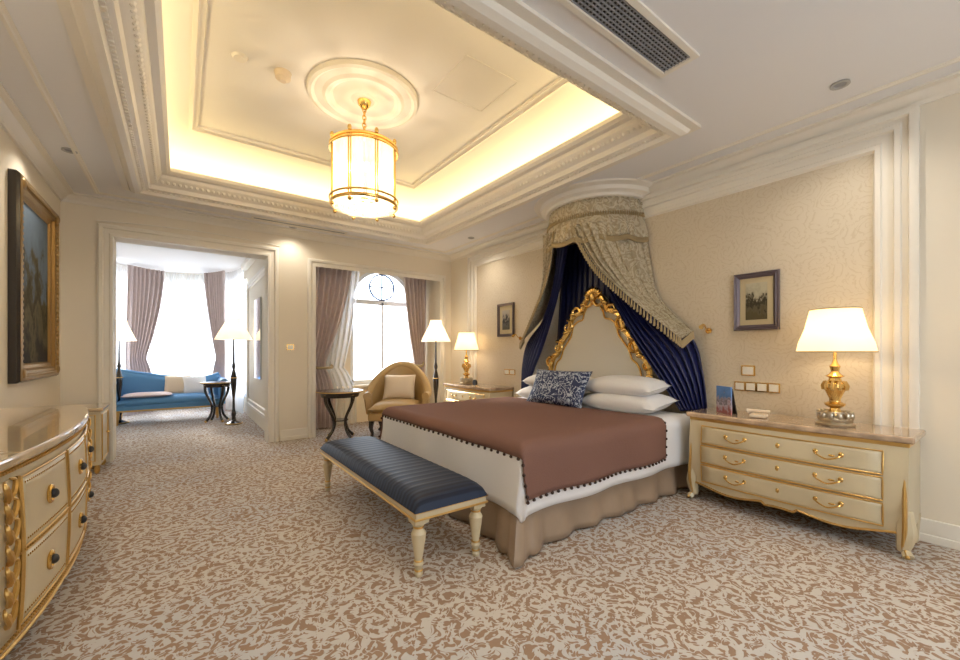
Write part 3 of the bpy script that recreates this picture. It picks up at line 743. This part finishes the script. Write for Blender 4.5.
for mir,sfx in ((False,'near'),(True,'far')):
    mesh('outer_drape_'+sfx,ruled([(4.42,2.69,2.90),(4.42,2.62,2.45),(4.40,2.50,2.02),(4.30,2.08,1.62)],[(3.76,3.22,2.90),(3.88,3.00,2.42),(4.02,2.60,1.98),(4.18,2.14,1.54)],7,.03,.24,mir),M_damask,can,ang=80,solid=.006)
    mesh('inner_drape_'+sfx,ruled([(4.42,2.78,2.85),(4.41,2.72,2.3),(4.39,2.45,1.9),(4.36,2.11,1.55),(4.35,2.00,1.2),(4.36,1.96,.80)],[(3.94,3.30,2.85),(4.06,3.02,2.25),(4.14,2.70,1.6),(4.20,2.38,1.10),(4.24,2.18,.78)],8,.03,.16,mir),M_navy,can,ang=80,solid=.005)
    I=cat([(3.74,3.22,2.90),(3.86,3.00,2.42),(4.00,2.60,1.98),(4.16,2.14,1.54)],16)
    gs=[]
    for p in I:
        y=p.y if not mir else 2*CA-p.y
        gs.append(tube([(p.x-.005,y,p.z),(p.x-.01,y,p.z-.07)],[.008,.012],5)); gs.append(sph((p.x-.01,y,p.z-.075),.014,5))
    for k in range(14):
        t=k/13; y=2.08+.05*t; y=y if not mir else 2*CA-y
        gs.append(tube([(4.29-.12*t,y,1.62-.10*t),(4.29-.12*t,y,1.54-.10*t)],[.008,.012],5))
    mesh('drape_fringe_'+sfx,join(*gs),M_fringe,can)
mesh('back_drape',grid(lambda u,v:(4.415+.008*sin(u*90),CA+(u-.5)*(1.2+.3*v),2.9-1.6*v),90,4),M_navy,can,ang=80)

for y in (1.98,4.88):
    r=empty('reading_light',(XR-.02,y,1.62))
    mesh('arm',join(tube(cat([(0,0,0),(-.06,0,.02),(-.10,0,.06),(-.13,0,.05)],5),.007),tf(lathe([(.0001,0),(.03,0),(.03,.01)],12),(0,0,0),(0,-pi/2,0))),M_gold2,r)
    mesh('head',tube([(-.12,0,.06),(-.17,0,.03)],[.012,.024],10),M_gold2,r)

# ------------------------------------------------------------------ bench
bn=empty('bed_bench',(1.42,3.24,0))
hx,hy=.27,1.03
mesh('frame',join(box(-hx,hx,-hy,hy,.37,.42)),M_cab,bn,smooth=False,bev=.01)
mesh('frame_gilding',join(tube([(-hx-.003,-hy-.003,.375),(hx+.003,-hy-.003,.375),(hx+.003,hy+.003,.375),(-hx-.003,hy+.003,.375)],.008,6,True),tube([(-hx-.003,-hy-.003,.418),(hx+.003,-hy-.003,.418),(hx+.003,hy+.003,.418),(-hx-.003,hy+.003,.418)],.006,6,True)),M_gold,bn,smooth=False)
def bc(u,v):
    a=2*u-1;b=2*v-1
    h=(max((1-abs(a)**6)*(1-abs(b)**14),0))**.4
    return (a*(hx+.01)*(1-.02*h),b*(hy+.01)*(1-.004*h),.42+.10*h+.0015*h*cos(b*hy*75))
mesh('seat_cushion',join(grid(bc,24,200)),M_bench,bn,ang=80)
gs=[];gg=[]
lp=[(.0001,0),(.022,0),(.028,.02),(.020,.04),(.026,.06),(.034,.08),(.022,.10),(.028,.13),(.042,.22),(.048,.27),(.032,.30),(.026,.31),(.044,.33),(.048,.35),(.036,.37)]
for sx in (-1,1):
    for yy in (-hy+.06,hy-.06):
        gs.append(lathe(lp,14,(sx*(hx-.05),yy,0))); gs.append(box(sx*(hx-.05)-.048,sx*(hx-.05)+.048,yy-.048,yy+.048,.34,.42))
        for z,r in ((.10,.025),(.31,.030),(.04,.023)): gg.append(tube([(sx*(hx-.05)+r*cos(2*pi*i/14),yy+r*sin(2*pi*i/14),z) for i in range(14)],.006,6,True))
mesh('legs',join(*gs),M_cab,bn,ang=30)
mesh('leg_gilding',join(*gg),M_gold,bn)

# ------------------------------------------------------------------ armchair
ac=empty('armchair',(3.0,6.42,0),radians(-34)); ac.scale=(1.25,1.25,1.2)
def shell(u,v,off=0):
    th=radians(-20+220*u)
    rx,ry=.37+off,.36+off
    x=rx*cos(th); y=ry*sin(th)
    if sin(th)<0: y=ry*sin(th)*1.2
    k=max(sin(th),0)
    top=.55+.42*(k**1.3)
    z=.30+(top-.30)*v
    return (x*(1+.10*v),y*(1+.16*v*k),z)
mesh('back_and_arms',grid(lambda u,v:shell(u,v),48,10),M_leather,ac,solid=.09,ang=70,bev=.02)
mesh('back_roll',tube([Vector(shell(i/40,1)) for i in range(41)],.055,10),M_leather,ac)
mesh('seat',join(lathe([(.0001,.27),(.36,.27),(.37,.30),(.37,.36),(.0001,.36)],28)),M_leather,ac)
mesh('seat_front',box(-.33,.33,-.36,0,.24,.34),M_leather,ac,smooth=False,bev=.02)
mesh('seat_cushion',pillow(.66,.68,.20),M_leather,ac,loc=(0,-.04,.40),ang=80)
mesh('throw_pillow',pillow(.44,.38,.16),M_pale,ac,loc=(0,.12,.66),rot=(radians(66),0,0),ang=80)
mesh('legs',join(*[tube(cat([(x,y,.28),(x*1.06,y*1.06,.16),(x,y,.06),(x*1.08,y*1.08,.01)],4),[.04,.03,.018,.025],8) for x in (-.28,.28) for y in (-.30,.24)]),M_dark,ac)

def side_table(name,loc,r,h,m=M_dark):
    t=empty(name,loc)
    mesh('top',lathe([(.0001,h-.03),(r*.96,h-.03),(r,h-.02),(r,h-.005),(r*.98,h),(.0001,h)],36),m,t,ang=30)
    mesh('gilt_rim',tube([(r*cos(2*pi*i/40),r*sin(2*pi*i/40),h-.012) for i in range(40)],.009,6,True),M_gold,t)
    gs=[];gg=[]
    for k in range(4):
        a=2*pi*k/4+.4; c_,s_=cos(a),sin(a); rr=r*.78
        gs.append(tube(cat([(rr*c_,rr*s_,h-.03),(rr*.95*c_,rr*.95*s_,h*.75),(rr*.45*c_,rr*.45*s_,h*.42),(rr*.55*c_,rr*.55*s_,h*.18),(rr*.95*c_,rr*.95*s_,.025)],6),[.030,.026,.022,.022,.026],8))
        gg.append(sph((rr*.95*c_,rr*.95*s_,.027),.027,6)); gg.append(sph((rr*c_,rr*s_,h-.06),.03,6))
    gs.append(lathe([(.0001,h*.38),(r*.36,h*.38),(r*.36,h*.40),(.0001,h*.40)],24))
    gs.append(lathe([(r*.80,h-.10),(r*.86,h-.03)],30)); gs.append(lathe([(r*.74,h-.10),(r*.80,h-.10)],30))
    mesh('legs',join(*gs),m,t); mesh('gilding',join(*gg),M_gold,t)
side_table('round_side_table',(2.08,6.62,0),.36,.78)
side_table('round_side_table',(.60,9.72,0),.28,.80)

# ------------------------------------------------------------------ chaise longue in bay
cz=empty('chaise_longue',(-.16,10.50,0))
mesh('seat',box(-.88,.88,-.32,.36,.26,.38),M_blue,cz,smooth=False,bev=.03)
mesh('seat_pad',pillow(1.74,.70,.24,18),M_blue,cz,loc=(0,0,.42),ang=80)
mesh('back',grid(lambda u,v:(-.88+1.76*u,.36+.06*v,.34+v*(.40+.28*(1-u)**1.5+.16*u**6)),40,6),M_blue,cz,solid=.10,ang=70)
mesh('back_roll',tube([(-.88+1.76*u,.43,.74+.28*(1-u)**1.5+.16*u**6) for u in [i/30 for i in range(31)]],.06,10),M_blue,cz)
def rollarm(x,sg,top):
    return join(box(min(x,x+sg*.1),max(x,x+sg*.1),-.32,.38,.30,top-.06),tube([(x+sg*.08,-.34,top-.06),(x+sg*.08,.42,top-.06)],.09,14))
mesh('arm_left',rollarm(-.84,-1,.86),M_blue,cz); mesh('arm_right',rollarm(.84,1,.80),M_blue,cz)
mesh('rail_gilding',tube([(-.9,-.33,.27),(.9,-.33,.27)],.018,6),M_gold,cz)
mesh('legs',join(*[lathe([(.0001,0),(.018,0),(.03,.08),(.04,.2),(.045,.27)],12,(x,y,0)) for x in (-.8,.8) for y in (-.27,.3)]),M_gold,cz)
mesh('cushion_1',pillow(.46,.44,.15),M_pale,cz,loc=(.12,.18,.70),rot=(radians(65),0,radians(-8)),ang=80)
mesh('cushion_2',pillow(.46,.44,.15),M_white,cz,loc=(.42,.16,.69),rot=(radians(62),0,radians(15)),ang=80)
mesh('folded_blanket',pillow(.8,.5,.10),mat('blanket_blush',(.74,.60,.58),.7),cz,loc=(-.35,-.06,.55),ang=80)

# ------------------------------------------------------------------ pictures
def pic(name,mp,a0,a1,b0,b1,fw,mf,canvas,matw=0,depth=.035):
    e=empty(name)
    mesh('frame',rectframe(a0,a1,b0,b1,[(0,0),(0,depth*.7),(fw*.15,depth),(fw*.4,depth*.75),(fw*.55,depth*.9),(fw*.9,depth*.5),(fw,depth*.35),(fw,0)],mp),mf,e,ang=25)
    def bx(i,h0,h1):
        V=[mp(a,b,h) for h in (h0,h1) for a,b in ((a0+i,b0+i),(a1-i,b0+i),(a1-i,b1-i),(a0+i,b1-i))]
        return V,[[0,3,2,1],[4,5,6,7],[0,1,5,4],[1,2,6,5],[2,3,7,6],[3,0,4,7]]
    if matw: mesh('mount',bx(fw*.8,0,.006),M_mat,e,smooth=False)
    mesh('canvas',bx(fw*.8+matw,0,.010),canvas,e,smooth=False)
    return e
mpR2=lambda a,b,h:(XR-.008-h,a,b); mpL=lambda a,b,h:(XL+.001+h,a,b)
P1=picture('art_landscape',(.16,.21,.27),(.13,.11,.06),(.035,.03,.025),seed=3)
P2=picture('art_etching',(.46,.42,.30),(.12,.10,.06),(.10,.08,.04),seed=5)
P3=picture('art_etching_b',(.42,.38,.32),(.12,.12,.12),(.10,.10,.08),seed=8)
pic('framed_print',mpR2,1.36,1.74,1.61,2.16,.05,M_pframe,P2,.06)
pic('framed_print',mpR2,5.04,5.46,1.66,2.22,.045,M_pframe,P3,.08)
lp_=pic('landscape_painting',mpL,5.12,6.5,1.13,2.95,.10,M_dark,P1,0,.07)
M_gilt=mat('gilt_dark',(.36,.23,.09),.38,metal=.85,bump=.4,bs=50)
mesh('gilt_inner',rectframe(5.12+.02,6.5-.02,1.15,2.93,[(0,.05),(.0,.074),(.02,.080),(.04,.064),(.08,.060),(.10,.035),(.13,.03),(.145,.012)],mpL),M_gilt,lp_,ang=25)
gs=[]
for k in range(34):
    for (a,b) in ((5.18+1.26*k/33,1.19),(5.18+1.26*k/33,2.89)): gs.append(sph(mpL(a,b,.068),.017,5,(.8,1.2,1)))
    for (a,b) in ((5.18,1.19+1.70*k/33),(6.44,1.19+1.70*k/33)): gs.append(sph(mpL(a,b,.068),.017,5,(.8,1,1.3)))
for a in (5.2,6.42):
    for b in (1.21,2.87):
        gs.append(sph(mpL(a,b,.07),.05,8,(.5,1,1)))
mesh('gilt_ornament',join(*gs),M_gilt,lp_)

def plate(name,mp,a0,a1,b0,b1,n):
    e=empty(name)
    V=[mp(a,b,h) for h in (0,.008) for a,b in ((a0,b0),(a1,b0),(a1,b1),(a0,b1))]
    mesh('plate',(V,[[0,3,2,1],[4,5,6,7],[0,1,5,4],[1,2,6,5],[2,3,7,6],[3,0,4,7]]),M_gold2,e,smooth=False,bev=.002)
    gs=[]
    for i in range(n):
        s0=a0+(a1-a0)*(i+.12)/n; s1=a0+(a1-a0)*(i+.88)/n
        V=[mp(a,b,h) for h in (.008,.014) for a,b in ((s0,b0+.012),(s1,b0+.012),(s1,b1-.012),(s0,b1-.012))]
        gs.append((V,[[0,3,2,1],[4,5,6,7],[0,1,5,4],[1,2,6,5],[2,3,7,6],[3,0,4,7]]))
    mesh('rockers',join(*gs),M_trim,e,smooth=False)
plate('socket_plate',mpR2,1.36,1.74,1.02,1.11,4)
plate('switch_plate',mpR2,1.56,1.68,1.17,1.27,1)
mpB=lambda a,b,h:(a,YB-h-.001,b)
plate('switch_plate',mpB,1.36,1.47,1.43,1.52,1)
plate('switch_plate',mpR2,5.02,5.3,1.02,1.11,2)
bk=empty('photo_brochure',(4.05,1.68,.832),radians(-30))
mesh('cover',box(-.006,.006,-.095,.095,0,.25),picture('brochure_print',(.14,.28,.60),(.50,.45,.55),(.35,.14,.14),seed=2),bk,smooth=False)
mesh('cover_back',tf(box(-.003,.003,-.09,.09,0,.24),(.06,0,0),(0,-.2,0)),M_black,bk,smooth=False)
tl=empty('telephone',(4.05,1.40,.832),radians(10))
mesh('base',box(-.07,.07,-.06,.06,0,.03),M_pale,tl,smooth=False,bev=.01)
mesh('handset',tube(cat([(-.02,-.08,.05),(-.02,-.05,.055),(-.02,.05,.055),(-.02,.08,.05)],4),[.022,.014,.014,.022],8),M_pale,tl)
ac2=empty('alarm_clock',(3.98,5.55,.832))
mesh('case',tf(lathe([(.0001,0),(.05,0),(.05,.03),(.0001,.03)],20),(0,0,.052),(0,pi/2,0)),M_black,ac2)
mesh('feet',join(sph((.01,-.03,.008),.01,5),sph((.01,.03,.008),.01,5)),M_gold2,ac2)

# ------------------------------------------------------------------ world / sun
wd=bpy.data.worlds.new('World'); S.world=wd; wd.use_nodes=True
bg=wd.node_tree.nodes['Background']; bg.inputs[0].default_value=(.80,.89,1,1); bg.inputs[1].default_value=7.0
l=bpy.data.lights.new('sun','SUN'); l.energy=13; l.angle=radians(12); l.color=(1,.96,.9)
o=bpy.data.objects.new('sun',l); S.collection.objects.link(o); o.rotation_euler=(radians(-61),0,radians(6))

cd=bpy.data.cameras.new('camera'); cam=bpy.data.objects.new('camera',cd); S.collection.objects.link(cam)
cd.sensor_width=36; cd.lens=15.225; cd.shift_y=.0229; cd.clip_start=.05
cam.location=(0,0,1.4); cam.rotation_euler=(radians(90),0,radians(-36.46))
S.camera=cam
